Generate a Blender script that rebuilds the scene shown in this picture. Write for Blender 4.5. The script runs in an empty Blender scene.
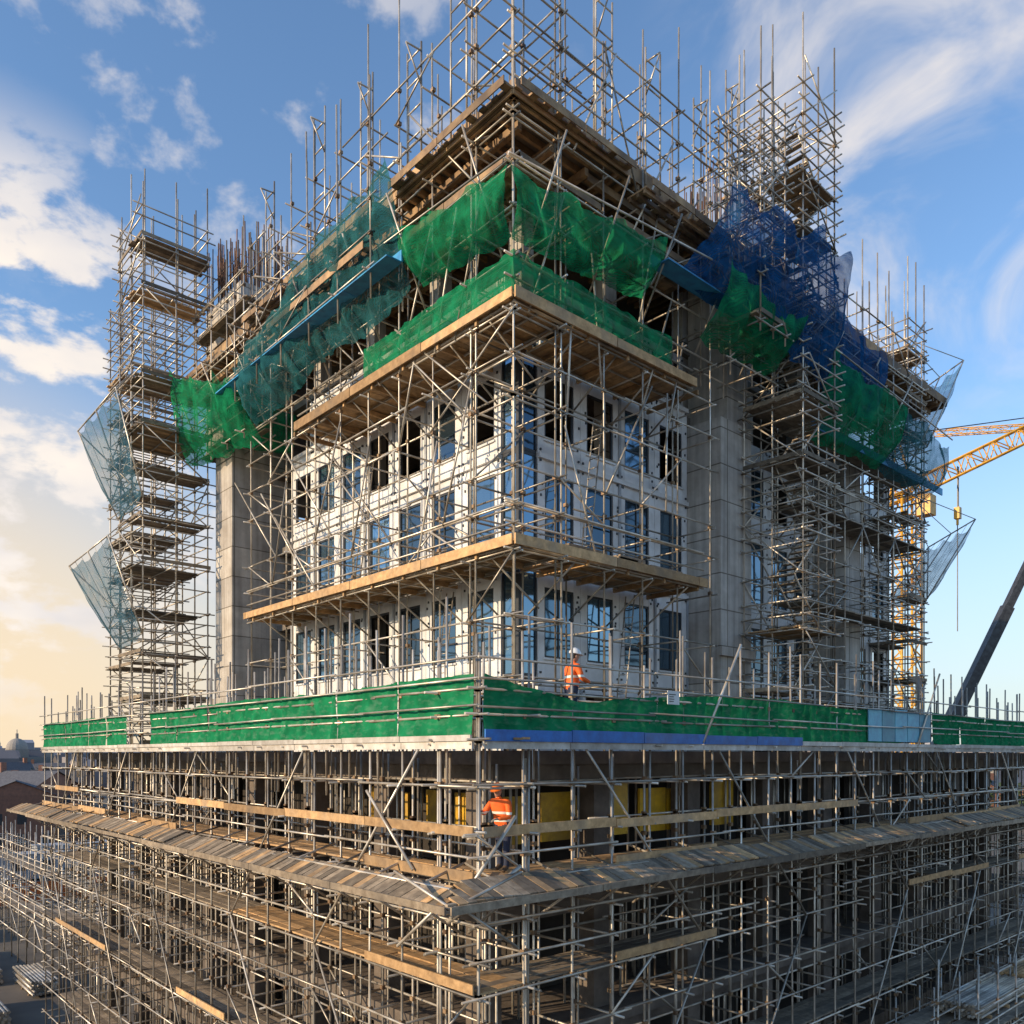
import bpy, math, random
from mathutils import Vector, noise, Matrix
random.seed(7)
R=random.random
def U(a,b): return a+(b-a)*random.random()
scene=bpy.context.scene
FWD=Vector((.669,.743,0)).normalized(); RT=Vector((.743,-.669,0)).normalized()
GZ=-14.0
# ------------------------------------------------------------------ materials
def nn(nt,t,**k):
    n=nt.nodes.new(t)
    for a,b in k.items(): setattr(n,a,b)
    return n
def mat(name,c1,c2=None,rough=.7,metal=0,scale=3,stretch=(1,1,1),bump=.0,bscale=40,rnd=0.0,dirt=None,dirtscale=.6,dirtamt=.5,spec=.5,det=4):
    m=bpy.data.materials.new(name); m.use_nodes=True; nt=m.node_tree; L=nt.links
    b=nt.nodes['Principled BSDF']; b.inputs['Roughness'].default_value=rough; b.inputs['Metallic'].default_value=metal
    b.inputs['Specular IOR Level'].default_value=spec
    tc=nn(nt,'ShaderNodeTexCoord'); mp=nn(nt,'ShaderNodeMapping'); mp.inputs['Scale'].default_value=stretch
    L.new(tc.outputs['Object'],mp.inputs['Vector'])
    n=nn(nt,'ShaderNodeTexNoise'); n.inputs['Scale'].default_value=scale; n.inputs['Detail'].default_value=det; n.inputs['Roughness'].default_value=.65
    L.new(mp.outputs[0],n.inputs['Vector'])
    if c2 is None: c2=tuple(x*.65 for x in c1)
    cr=nn(nt,'ShaderNodeValToRGB'); cr.color_ramp.elements[0].position=.35; cr.color_ramp.elements[1].position=.68
    cr.color_ramp.elements[0].color=(*c2,1); cr.color_ramp.elements[1].color=(*c1,1)
    L.new(n.outputs['Fac'],cr.inputs['Fac']); col=cr.outputs['Color']
    if dirt:
        n2=nn(nt,'ShaderNodeTexNoise'); n2.inputs['Scale'].default_value=dirtscale; n2.inputs['Detail'].default_value=3
        L.new(tc.outputs['Object'],n2.inputs['Vector'])
        mr=nn(nt,'ShaderNodeMapRange'); mr.inputs[1].default_value=.48; mr.inputs[2].default_value=.68; mr.inputs[4].default_value=dirtamt
        L.new(n2.outputs['Fac'],mr.inputs[0])
        mx=nn(nt,'ShaderNodeMixRGB'); mx.inputs[2].default_value=(*dirt,1); L.new(mr.outputs[0],mx.inputs[0]); L.new(col,mx.inputs[1]); col=mx.outputs[0]
    if rnd:
        at=nn(nt,'ShaderNodeAttribute',attribute_name='rnd')
        mr=nn(nt,'ShaderNodeMapRange'); mr.inputs[3].default_value=1-rnd; mr.inputs[4].default_value=1+rnd*.6
        L.new(at.outputs['Fac'],mr.inputs[0])
        hs=nn(nt,'ShaderNodeHueSaturation'); L.new(mr.outputs[0],hs.inputs['Value']); L.new(col,hs.inputs['Color'])
        col=hs.outputs[0]
    L.new(col,b.inputs['Base Color'])
    if bump:
        n3=nn(nt,'ShaderNodeTexNoise'); n3.inputs['Scale'].default_value=bscale; n3.inputs['Detail'].default_value=3
        L.new(mp.outputs[0],n3.inputs['Vector'])
        bp=nn(nt,'ShaderNodeBump'); bp.inputs['Strength'].default_value=bump; bp.inputs['Distance'].default_value=.03
        L.new(n3.outputs['Fac'],bp.inputs['Height']); L.new(bp.outputs[0],b.inputs['Normal'])
    return m
def concrete_mat(name,c1,c2,seams=True):
    m=mat(name,c1,c2,rough=.85,scale=1.3,bump=.35,bscale=9,dirt=(c2[0]*.6,c2[1]*.54,c2[2]*.48),dirtscale=.9,dirtamt=.35)
    if seams:
        nt=m.node_tree; L=nt.links; b=nt.nodes['Principled BSDF']
        src=b.inputs['Base Color'].links[0].from_socket
        tc=nn(nt,'ShaderNodeTexCoord'); sp=nn(nt,'ShaderNodeSeparateXYZ'); L.new(tc.outputs['Object'],sp.inputs[0])
        ad=nn(nt,'ShaderNodeMath',operation='ADD'); L.new(sp.outputs[0],ad.inputs[0]); L.new(sp.outputs[1],ad.inputs[1])
        cb=nn(nt,'ShaderNodeCombineXYZ'); L.new(ad.outputs[0],cb.inputs[0]); L.new(sp.outputs[2],cb.inputs[1])
        br=nn(nt,'ShaderNodeTexBrick'); br.inputs['Scale'].default_value=1; br.inputs['Brick Width'].default_value=2.4; br.inputs['Row Height'].default_value=1.25
        br.inputs['Mortar Size'].default_value=.022; br.inputs['Color1'].default_value=(1,1,1,1); br.inputs['Color2'].default_value=(.8,.8,.82,1); br.inputs['Mortar'].default_value=(.35,.33,.3,1)
        br.offset=0.0
        L.new(cb.outputs[0],br.inputs['Vector'])
        mx=nn(nt,'ShaderNodeMixRGB',blend_type='MULTIPLY'); mx.inputs[0].default_value=1; L.new(src,mx.inputs[1]); L.new(br.outputs['Color'],mx.inputs[2])
        mp=nn(nt,'ShaderNodeMapping'); mp.inputs['Scale'].default_value=(3,3,.12); L.new(tc.outputs['Object'],mp.inputs[0])
        ns=nn(nt,'ShaderNodeTexNoise'); ns.inputs['Scale'].default_value=1.5; ns.inputs['Detail'].default_value=3; L.new(mp.outputs[0],ns.inputs['Vector'])
        mr=nn(nt,'ShaderNodeMapRange'); mr.inputs[1].default_value=.4; mr.inputs[2].default_value=.7; mr.inputs[3].default_value=1; mr.inputs[4].default_value=.68; L.new(ns.outputs['Fac'],mr.inputs[0])
        m2=nn(nt,'ShaderNodeMixRGB',blend_type='MULTIPLY'); m2.inputs[0].default_value=1; L.new(mx.outputs[0],m2.inputs[1]); L.new(mr.outputs[0],m2.inputs[2])
        L.new(m2.outputs[0],b.inputs['Base Color'])
    return m
def net_mat(name,c,alpha=.8,trans=.45,cell=14,seam=False):
    m=bpy.data.materials.new(name); m.use_nodes=True; nt=m.node_tree; L=nt.links
    for n in list(nt.nodes): nt.nodes.remove(n)
    out=nn(nt,'ShaderNodeOutputMaterial'); tc=nn(nt,'ShaderNodeTexCoord')
    n=nn(nt,'ShaderNodeTexNoise'); n.inputs['Scale'].default_value=2.2; n.inputs['Detail'].default_value=4; L.new(tc.outputs['Object'],n.inputs['Vector'])
    cr=nn(nt,'ShaderNodeValToRGB'); cr.color_ramp.elements[0].position=.3; cr.color_ramp.elements[1].position=.7
    cr.color_ramp.elements[0].color=(*[x*.5 for x in c],1); cr.color_ramp.elements[1].color=(*c,1); L.new(n.outputs['Fac'],cr.inputs[0]); col=cr.outputs[0]
    if seam:
        mpn=nn(nt,'ShaderNodeMapping'); mpn.inputs['Scale'].default_value=(1.6,1.6,4); L.new(tc.outputs['Object'],mpn.inputs[0])
        n5=nn(nt,'ShaderNodeTexNoise'); n5.inputs['Scale'].default_value=2.5; n5.inputs['Detail'].default_value=5; L.new(mpn.outputs[0],n5.inputs['Vector'])
        r5=nn(nt,'ShaderNodeMapRange'); r5.inputs[1].default_value=.5; r5.inputs[2].default_value=.75; r5.inputs[4].default_value=.4; L.new(n5.outputs['Fac'],r5.inputs[0])
        x5=nn(nt,'ShaderNodeMixRGB'); x5.inputs[2].default_value=(.22,.36,.26,1); L.new(r5.outputs[0],x5.inputs[0]); L.new(col,x5.inputs[1]); col=x5.outputs[0]
    d=nn(nt,'ShaderNodeBsdfDiffuse'); t=nn(nt,'ShaderNodeBsdfTranslucent'); L.new(col,d.inputs[0]); L.new(col,t.inputs[0])
    m1=nn(nt,'ShaderNodeMixShader'); m1.inputs[0].default_value=trans; L.new(d.outputs[0],m1.inputs[1]); L.new(t.outputs[0],m1.inputs[2])
    if alpha>=1: L.new(m1.outputs[0],out.inputs[0]); return m
    w1=nn(nt,'ShaderNodeTexWave',wave_type='BANDS',bands_direction='Z'); w1.inputs['Scale'].default_value=cell; L.new(tc.outputs['Object'],w1.inputs['Vector'])
    w2=nn(nt,'ShaderNodeTexWave',wave_type='BANDS',bands_direction='DIAGONAL'); w2.inputs['Scale'].default_value=cell*.8; L.new(tc.outputs['Object'],w2.inputs['Vector'])
    mx=nn(nt,'ShaderNodeMath',operation='MAXIMUM'); L.new(w1.outputs['Fac'],mx.inputs[0]); L.new(w2.outputs['Fac'],mx.inputs[1])
    mr=nn(nt,'ShaderNodeMapRange'); mr.inputs[1].default_value=.2; mr.inputs[2].default_value=.95; mr.inputs[3].default_value=max(0,alpha*2-1.0); mr.inputs[4].default_value=1; L.new(mx.outputs[0],mr.inputs[0])
    ml=nn(nt,'ShaderNodeMapRange'); ml.inputs[1].default_value=.3; ml.inputs[2].default_value=.65; ml.inputs[3].default_value=.7; ml.inputs[4].default_value=1.0; L.new(n.outputs['Fac'],ml.inputs[0])
    mm=nn(nt,'ShaderNodeMath',operation='MULTIPLY',use_clamp=True); L.new(mr.outputs[0],mm.inputs[0]); L.new(ml.outputs[0],mm.inputs[1])
    tr=nn(nt,'ShaderNodeBsdfTransparent'); m2=nn(nt,'ShaderNodeMixShader'); L.new(mm.outputs[0],m2.inputs[0]); L.new(tr.outputs[0],m2.inputs[1]); L.new(m1.outputs[0],m2.inputs[2])
    L.new(m2.outputs[0],out.inputs[0])
    return m
M={}
M['tube']=mat('galvanised_tube',(.68,.62,.53),(.38,.32,.25),rough=.38,metal=.45,scale=1.6,rnd=.5,det=2)
M['clamp']=mat('clamp_steel',(.35,.24,.14),(.17,.1,.06),rough=.6,metal=.4,rnd=.4,det=1)
M['wood']=mat('scaffold_board_timber',(.64,.4,.19),(.38,.225,.1),rough=.8,scale=5,rnd=.45,dirt=(.24,.19,.14),dirtscale=1.2,dirtamt=.5)
M['greywood']=mat('weathered_timber',(.38,.3,.21),(.2,.15,.1),rough=.85,scale=5,rnd=.55,dirt=(.12,.1,.08),dirtscale=1.0,dirtamt=.6)
M['ply']=mat('formwork_ply',(.55,.35,.17),(.24,.145,.08),rough=.7,scale=2,rnd=.5,dirt=(.1,.08,.06),dirtamt=.6)
M['concrete']=concrete_mat('cast_concrete',(.66,.61,.54),(.5,.45,.39))
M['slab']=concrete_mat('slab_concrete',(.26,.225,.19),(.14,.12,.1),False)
M['pconc']=concrete_mat('shade_darkened_concrete',(.19,.15,.12),(.1,.08,.065),False)  # darker concrete copy for the podium, interior shade put into the base colour
M['dark']=mat('shade_dark_inner_wall',(.055,.045,.038),(.03,.025,.02),rough=.95,scale=1)  # near-black inner walls, the gloom indoors is painted into the colour
M['white']=mat('white_cladding_panel',(.85,.84,.83),(.72,.71,.7),rough=.5,scale=1.2,rnd=.14,dirt=(.42,.39,.35),dirtscale=1.3,dirtamt=.42)
M['frame']=mat('dark_window_frame',(.03,.033,.04),rough=.4,scale=4,det=1)
M['greenband']=net_mat('green_debris_sheet',(.025,.31,.13),1.0,.3,10,seam=True)
M['greennet']=net_mat('green_debris_net',(.025,.4,.18),.8,.5)
M['tealnet']=net_mat('teal_debris_net',(.05,.24,.27),.66,.45)
M['bluenet']=net_mat('blue_debris_net',(.02,.14,.38),.8,.45)
M['fannet']=net_mat('pale_blue_net',(.08,.22,.32),.52,.4,12)
M['blue']=mat('blue_toe_board',(.02,.16,.5),(.02,.09,.3),rough=.5,rnd=.3,dirt=(.15,.15,.15))
M['whitebd']=mat('white_fascia_board',(.66,.62,.56),(.42,.37,.31),rough=.6,rnd=.3,dirt=(.25,.2,.14))
M['yellow']=mat('yellow_formwork',(.85,.5,.02),(.55,.3,.02),rough=.5,rnd=.25,dirt=(.25,.2,.12),dirtamt=.5)
M['rebar']=mat('rebar_steel',(.2,.1,.06),(.1,.06,.04),rough=.8,rnd=.4,det=1)
M['cyel']=mat('crane_yellow_paint',(.8,.42,.04),(.6,.3,.03),rough=.45,det=1)
M['steel']=mat('dark_painted_steel',(.07,.075,.08),(.04,.04,.045),rough=.4,metal=.3,det=1)
M['rubber']=mat('tyre_rubber',(.03,.03,.03),rough=.9,det=1)
M['brick']=mat('brick',(.3,.14,.09),(.2,.1,.07),rough=.9,scale=2,rnd=.4)
M['roof']=mat('slate_roof',(.12,.12,.13),(.07,.07,.08),rough=.8,rnd=.4)
M['stone']=mat('pale_stone',(.42,.38,.33),(.3,.27,.24),rough=.85,rnd=.3)
M['orange']=mat('orange_mesh_fence',(.8,.2,.04),(.6,.14,.03),rough=.6)
M['grey']=mat('grey_metal_sheet',(.4,.42,.44),(.3,.31,.33),rough=.5,rnd=.2)
M['leaf']=mat('foliage',(.07,.11,.035),(.03,.05,.02),rough=.8,scale=.5,rnd=.5,det=1)
g=bpy.data.materials.new('window_glass'); g.use_nodes=True; b=g.node_tree.nodes['Principled BSDF']
nt=g.node_tree; tcn=nn(nt,'ShaderNodeTexCoord'); ng=nn(nt,'ShaderNodeTexNoise'); ng.inputs['Scale'].default_value=.9; ng.inputs['Detail'].default_value=1; nt.links.new(tcn.outputs['Object'],ng.inputs['Vector'])
bpn=nn(nt,'ShaderNodeBump'); bpn.inputs['Strength'].default_value=.25; bpn.inputs['Distance'].default_value=.08; nt.links.new(ng.outputs['Fac'],bpn.inputs['Height']); nt.links.new(bpn.outputs[0],b.inputs['Normal'])
at=nn(nt,'ShaderNodeAttribute',attribute_name='rnd'); crg=nn(nt,'ShaderNodeValToRGB'); crg.color_ramp.elements[0].color=(.05,.08,.11,1); crg.color_ramp.elements[1].color=(.2,.34,.47,1)
nt.links.new(at.outputs['Fac'],crg.inputs[0]); nt.links.new(crg.outputs[0],b.inputs['Base Color']); b.inputs['Roughness'].default_value=.06; b.inputs['Metallic'].default_value=.75
M['glass']=g
gm=mat('site_ground',(.17,.145,.115),(.09,.078,.065),rough=.95,scale=.15,bump=.5,bscale=2,dirt=(.06,.055,.05),dirtscale=.05,dirtamt=.7); M['ground']=gm
M['asphalt']=mat('asphalt',(.06,.06,.062),(.04,.04,.042),rough=.85,scale=1)
M['kerb']=mat('kerb_stone',(.35,.34,.32),rough=.85)
M['paint']=mat('road_paint',(.75,.75,.72),(.6,.6,.58),rough=.7)
# ------------------------------------------------------------------ builder
class MB:
    def __init__(s): s.v=[];s.f=[];s.r=[]
    def tube(s,p,q,r=.03,n=6,rn=None):
        p=Vector(p);q=Vector(q);d=q-p
        if d.length<1e-4:return
        d.normalize(); a=d.cross(Vector((0,0,1)) if abs(d.z)<.9 else Vector((1,0,0))).normalized(); c=d.cross(a)
        i=len(s.v); rn=R() if rn is None else rn
        for k in range(n):
            t=2*math.pi*k/n; o=a*(r*math.cos(t))+c*(r*math.sin(t)); s.v.append(p+o); s.v.append(q+o)
        for k in range(n):
            j=(k+1)%n; s.f.append((i+2*k,i+2*k+1,i+2*j+1,i+2*j)); s.r.append(rn)
        s.f.append(tuple(i+2*k for k in range(n))); s.r.append(rn)
        s.f.append(tuple(i+2*k+1 for k in reversed(range(n)))); s.r.append(rn)
    def box(s,a,b,rn=None):
        x0,y0,z0=[min(a[k],b[k]) for k in range(3)]; x1,y1,z1=[max(a[k],b[k]) for k in range(3)]
        s.hexa([(x0,y0,z0),(x1,y0,z0),(x1,y1,z0),(x0,y1,z0),(x0,y0,z1),(x1,y0,z1),(x1,y1,z1),(x0,y1,z1)],rn)
    def hexa(s,c,rn=None):
        i=len(s.v); s.v+= [Vector(x) for x in c]; rn=R() if rn is None else rn
        for f in ((0,3,2,1),(4,5,6,7),(0,1,5,4),(1,2,6,5),(2,3,7,6),(3,0,4,7)): s.f.append(tuple(i+k for k in f)); s.r.append(rn)
    def plank(s,p,q,w,th,up=(0,0,1),rn=None):
        p=Vector(p);q=Vector(q);up=Vector(up);d=(q-p).normalized(); sd=d.cross(up).normalized()*(w/2); u=sd.cross(d).normalized()*(th/2)
        s.hexa([p-sd-u,p+sd-u,q+sd-u,q-sd-u,p-sd+u,p+sd+u,q+sd+u,q-sd+u],rn)
    def poly(s,pts,rn=None):
        i=len(s.v); s.v+=[Vector(x) for x in pts]; s.f.append(tuple(range(i,i+len(pts)))); s.r.append(R() if rn is None else rn)
    def finish(s,name,m,parent=None,smooth=False):
        me=bpy.data.meshes.new(name); me.from_pydata([tuple(v) for v in s.v],[],s.f)
        at=me.attributes.new('rnd','FLOAT','FACE'); at.data.foreach_set('value',s.r)
        if smooth: me.polygons.foreach_set('use_smooth',[len(f)==4 for f in s.f])
        me.materials.append(m); me.update()
        o=bpy.data.objects.new(name,me); scene.collection.objects.link(o)
        if parent: o.parent=parent
        return o
def empty(name,loc=(0,0,0)):
    e=bpy.data.objects.new(name,None); e.location=loc; e.empty_display_size=.5; scene.collection.objects.link(e); return e
# ------------------------------------------------------------------ scaffolding
class Scaf:
    def __init__(s): s.t=MB(); s.c=MB(); s.w=MB(); s.g=MB()
    def finish(s,name,wm='wood'):
        e=empty(name)
        s.t.finish('tubes',M['tube'],e,True)
        if s.c.f: s.c.finish('couplers',M['clamp'],e)
        if s.w.f: s.w.finish('boards',M[wm],e)
        if s.g.f: s.g.finish('old_boards',M['greywood'],e)
        return e
def P(ax,s,t,z): return (t,s,z) if ax=='y' else (s,t,z)
def clamp(sc,p,r=.055):
    x,y,z=p; sc.c.box((x-r,y-r,z-r*.9),(x+r,y+r,z+r*.9))
def run(sc,ax,s0,s1,a,b,z0,z1,lifts,sp,decks=(),topv=.8,rails=(.5,1.0),brace=.25,rad=.03,boards=5,clampn=1,wood=None,skip=0):
    wood=wood or sc.w
    n=max(1,round((s1-s0)/sp)); st=[s0+(s1-s0)*i/n for i in range(n+1)]
    allz=[]
    for z in lifts: allz.append(z)
    for z in decks:
        for r_ in rails: allz.append(z+r_)
    for s in st:
        for t in (a,b):
            top=z1+U(-topv*.4,topv)
            j=U(-.04,.04); k=U(-.04,.04)
            sc.t.tube(P(ax,s+j,t+k,z0),P(ax,s-j,t-k,top),rad)
            for z in allz:
                if z<top and R()<clampn: clamp(sc,P(ax,s,t,z))
    for z in allz:
        for t,o in ((a,-.05),(b,.05)):
            if z not in lifts and t==b and R()<.5: continue
            s=s0-U(.15,.45)
            while s<s1:
                e=min(s+U(4,6.5),s1+U(.15,.5))
                zz=z+U(-.03,.03)
                if R()>=skip: sc.t.tube(P(ax,s,t+o,zz),P(ax,e,t+o,zz+U(-.03,.03)),rad)
                s=e-.2
                if e>=s1: break
    sg=1 if b>a else -1
    for z in lifts:
        for s in st:
            if R()<.85: sc.t.tube(P(ax,s+.06,a-sg*U(.1,.35),z-.06),P(ax,s+.06,b+sg*U(.1,.3),z-.06),rad)
    for i in range(n):
        for li in range(len(lifts)-1):
            if R()<brace:
                za,zb=lifts[li],lifts[li+1]
                if R()<.5: za,zb=zb,za
                t=a-sg*.06 if R()<.7 else b
                sc.t.tube(P(ax,st[i]-.1,t,za),P(ax,st[i+1]+.1,t,zb),rad)
    for z in decks:
        w=(abs(b-a)-.06)/boards
        for k in range(boards):
            t=min(a,b)+.03+w*(k+.5)
            s=s0-U(0,.3)
            while s<s1:
                e=min(s+3.9,s1+.2); zz=z+.04+U(0,.02)
                if R()<.93: wood.plank(P(ax,s,t,zz),P(ax,e-.02,t,zz+U(-.01,.01)),w*.95,.045)
                s=e
                if e>=s1: break
def zr(a,b,st):
    o=[];z=a
    while z<=b+1e-6: o.append(round(z,3)); z+=st
    return o
sc=Scaf(); 
lf=[.28,-.6,-1.55,-2.5,-3.3,-4.0,-4.7,-5.8,-6.9,-8,-9.1,-10.2,-11.4,-12.7]
run(sc,'y',12.3,46,10.2,11.4,GZ,2.3,lf,1.3,[.28,-2.5],.9,brace=.09,boards=5,rad=.029,skip=.08)
run(sc,'x',10.2,52,12.3,13.5,GZ,2.3,lf,1.3,[.28,-2.5],.9,brace=.09,boards=5,rad=.029,skip=.08)
for z in (-4.7,-8,-11.4):
    s=12.3
    while s<46:
        e=s+3.9; mbx=sc.w if (s<21 and z>-5) else sc.g
        if R()<.75 or s<21:
            for k in range(5): mbx.plank((10.35+k*.235,s,z+.05),(10.35+k*.235,e-.05,z+.05+U(-.02,.03)),.22,.045)
        s=e
    s=10.2
    while s<51:
        e=s+3.9
        if R()<.7:
            for k in range(5): sc.g.plank((s,12.45+k*.235,z+.05),(e-.05,12.45+k*.235,z+.05+U(-.02,.03)),.22,.045)
        s=e
for k in range(26): y=12.6+k*1.3; sc.t.tube((11.75,y,GZ),(11.75,y+U(-.05,.05),U(-.3,.2)),.028)
for k in range(31): x=10.6+k*1.3; sc.t.tube((x,13.75,GZ),(x+U(-.05,.05),13.75,U(-.3,.2)),.028)
for s in (14,19,26,33,40):
    sc.t.tube((10.1,s,-11.4),(10.1,s+4.6,-4.7),.03); sc.t.tube((s-1,12.2,-11.4),(s+3.6,12.2,-4.7),.03)
    sc.t.tube((10.1,s+4.6,-4.7),(10.1,s,.28),.03)
    sc.t.tube((s+3.6,12.2,-4.7),(s-1,12.2,.28),.03)
sc.t.tube((17.3,12.1,.3),(19.0,12.1,2.9),.035); sc.t.tube((30.2,12.1,.3),(32.2,12.1,3),.035); sc.t.tube((10.0,16,-.8),(10.0,14.2,-2.4),.035)
sc.t.tube((11.1,12.05,-2.2),(9.9,12.9,-3.3),.045); sc.t.tube((10.9,12.0,-1.2),(9.6,12.4,-3.1),.04)
for z in (.95,1.48,1.9):
    s=12.1
    while s<46: e=s+U(4,6); sc.t.tube((10.02,s,z+U(-.03,.03)),(10.02,min(e,46.3),z+U(-.03,.03)),.025); s=e-.2
    s=10.0
    while s<52: e=s+U(4,6); sc.t.tube((s,12.06,z+U(-.03,.03)),(min(e,52.3),12.06,z+U(-.03,.03)),.025); s=e-.2
for k in range(26):
    s=U(12.5,45); sc.t.tube((10.3,s,-1),(10.3+U(-.05,.05),s,U(2.3,3.4)),.027); s=U(15.8,50); sc.t.tube((s,12.42,-1),(s,12.42+U(-.05,.05),U(2.3,3.4)),.027)
for k in range(5): sc.w.plank((12.6,12.5+k*.235,.43),(15.4,12.5+k*.235,.43),.22,.045)
for y in (12.6,13.5):
    for x in (12.8,14,15.2): sc.w.box((x-.05,y-.05,.345),(x+.05,y+.05,.405))
pod=sc.finish('podium_scaffolding','wood')
gb=MB()
for ax,s0,s1,t in (('y',12.3,46,10.08),('x',10.2,52,12.18)):
    s=s0
    while s<s1:
        e=min(s+3.9,s1)
        for z,w,pr_ in ((-1.5,.2,1 if s<24 else .2),(-2.33,.22,.5),(-4.5,.2,.3),(-7.8,.2,.3)):
            if R()>pr_: continue
            zz=z+U(-.05,.05)
            gb.box(P(ax,s+.01,t-.02,zz-w/2),P(ax,e-.01,t+.02,zz+w/2))
        s=e
gb.finish('guard_boards',M['wood'],pod)
fb=MB(); bb=MB()
s=12.3
while s<46:
    e=min(s+2.4,46); fb.box((10.04,s+.01,.12),(10.1,e-.01,.25+U(0,.04))); fb.box((10.0,s+.01,.27+U(0,.01)),(10.05,e-.01,.38+U(0,.02))); s=e
s=10.2
while s<52:
    e=min(s+2.4,52)
    fb.box((s+.01,12.14,.12),(e-.01,12.2,.25+U(0,.04)))
    if s<22 : bb.box((s+.01,12.09,.27),(e-.01,12.13,.52+U(-.03,.05)))
    else: fb.box((s+.01,12.09,.27),(e-.01,12.13,.38+U(0,.03)))
    s=e
fb.finish('fascia_boards',M['whitebd'],pod); bb.finish('blue_toe_boards',M['blue'],pod)
def sheet(name,pts4,nx,ny,m,sag=0,out=(0,0,0),bul=0,ns=.1,nf=1.0,parent=None,fold=0):
    a,b_,c,d=[Vector(p) for p in pts4]; v=[];f=[]; out=Vector(out); sd=R()*50
    for j in range(ny+1):
        for i in range(nx+1):
            u=i/nx;w=j/ny
            p=(a*(1-u)+b_*u)*(1-w)+(d*(1-u)+c*u)*w
            k=math.sin(math.pi*u)**.6 if 0<u<1 else 0; kk=math.sin(math.pi*w) if 0<w<1 else 0
            sc_=abs(math.sin(math.pi*u*3))
            p=p+Vector((0,0,-sag))*(.6*k*(.35+.65*kk)+.35*sc_*(.3+.7*w))+out*bul*kk*(.6+.4*sc_)
            q=p*nf+Vector((sd,0,0)); q.z*=.5
            p=p+noise.noise_vector(q)*ns+ noise.noise_vector(q*3.3)*ns*.4+noise.noise_vector(q*8)*ns*.15
            if fold: p=p+out*(fold*math.sin(u*nx*.7+w*2.5*math.sin(u*9)+sd+2.5*noise.noise(q*1.5)))
            v.append(p)
    for j in range(ny):
        for i in range(nx):
            k=j*(nx+1)+i; f.append((k,k+1,k+nx+2,k+nx+1))
    me=bpy.data.meshes.new(name); me.from_pydata([tuple(x) for x in v],[],f); me.polygons.foreach_set('use_smooth',[True]*len(f)); me.materials.append(m); me.update()
    o=bpy.data.objects.new(name,me); scene.collection.objects.link(o)
    if parent:o.parent=parent
    return o
s=12.35; zt=1.58
while s<46:
    e=min(s+2.6,46); zn=1.55+U(-.06,.06)
    if not (29.5<s<31.5): sheet('green_debris_sheet',[(10.12,s,.36),(10.12,e,.36),(10.12,e,zn),(10.12,s,zt)],40,10,M['greenband'],sag=.02,out=(1,0,0),bul=.04,ns=.035,nf=1.8,parent=pod,fold=.022)
    s=e;zt=zn
s=10.25; zt=1.58; kk_=0
while s<52:
    e=min(s+2.7,52); zn=1.52+U(-.06,.06)
    if kk_==0: zn=1.14
    if kk_==1: zn=1.38
    if not (26.5<s<30.5): sheet('green_debris_sheet',[(s,12.22,.4),(e,12.22,.4),(e,12.22,zn),(s,12.22,zt)],40,10,M['greenband'],sag=.02,out=(0,1,0),bul=.04,ns=.035,nf=1.8,parent=pod,fold=.022)
    s=e;zt=zn;kk_+=1
wp=MB()
for k in range(5): wp.box((26.5+k*1.0,12.14,.45),(27.45+k*1.0,12.17,1.5+U(-.05,.05)))
wp.finish('pale_panels',mat('pale_blue_panel',(.12,.4,.5),(.1,.28,.4),rough=.5,rnd=.4),pod)
sg=empty('site_notice_sign'); mbs=MB(); mbs.box((15.75,12.0,1.2),(16.2,12.02,1.52)); mbs.finish('board',M['paint'],sg)
mbs=MB(); 
for k in range(4): mbs.box((15.8,11.992,1.26+k*.055),(15.8+U(.15,.33),11.998,1.28+k*.055))
mbs.finish('lettering',M['steel'],sg)
# protective fan
fan=empty('timber_protection_fan'); fw=MB(); ft=MB(); f2=MB()
def fanrun(ax):
    s0=(11.3 if ax=='y' else 8.7); s1=(46.5 if ax=='y' else 52); so=(8.7 if ax=='y' else 11.3); wd=.62 if ax=='y' else .78
    s=s0; k=0; off=0; tilt=0
    while s<s1:
        if k%16==0: tilt=U(-.03,.03); off=U(-.06,.06)
        f_=min(1,(s-s0+.05)/wd); ti=so+wd*f_
        zi=-2.36+off; zo=-2.64+off+tilt; zi=zo+(zi-zo)*f_
        (fw if R()<.72 else f2).plank(P(ax,s+.1,so+U(-.03,.02),zo+U(-.01,.01)),P(ax,s+.1,ti+U(-.02,.04),zi),.2,.04)
        if k%8==0:
            ft.tube(P(ax,s+.1,so-.05,zo-.08),P(ax,s+.1,so+1.8,-2.2),.03)
            ft.tube(P(ax,s+.1,so+.4,zo-.05),P(ax,s+.1,so+1.7,-3.6),.03)
        s+=.215;k+=1
    for t,z in ((so+.12,-2.7),(so+wd-.1,-2.44)):
        s=s0+(.2 if t<so+.35 else wd)
        while s<s1:
            e=min(s+5.5,s1); ft.tube(P(ax,s,t,z+U(-.05,0)),P(ax,e,t,z+U(-.05,0)),.032); s=e
    s=s0
    while s<s1:
        e=min(s+3.9,s1); fw.box(P(ax,s,so-.05,-2.76+U(-.03,.03)),P(ax,e-.02,so-.09,-2.62)); s=e
fanrun('y'); fanrun('x')
fw.finish('boards',M['greywood'],fan); f2.finish('new_boards',M['wood'],fan); ft.finish('support_tubes',M['tube'],fan,True)
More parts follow.
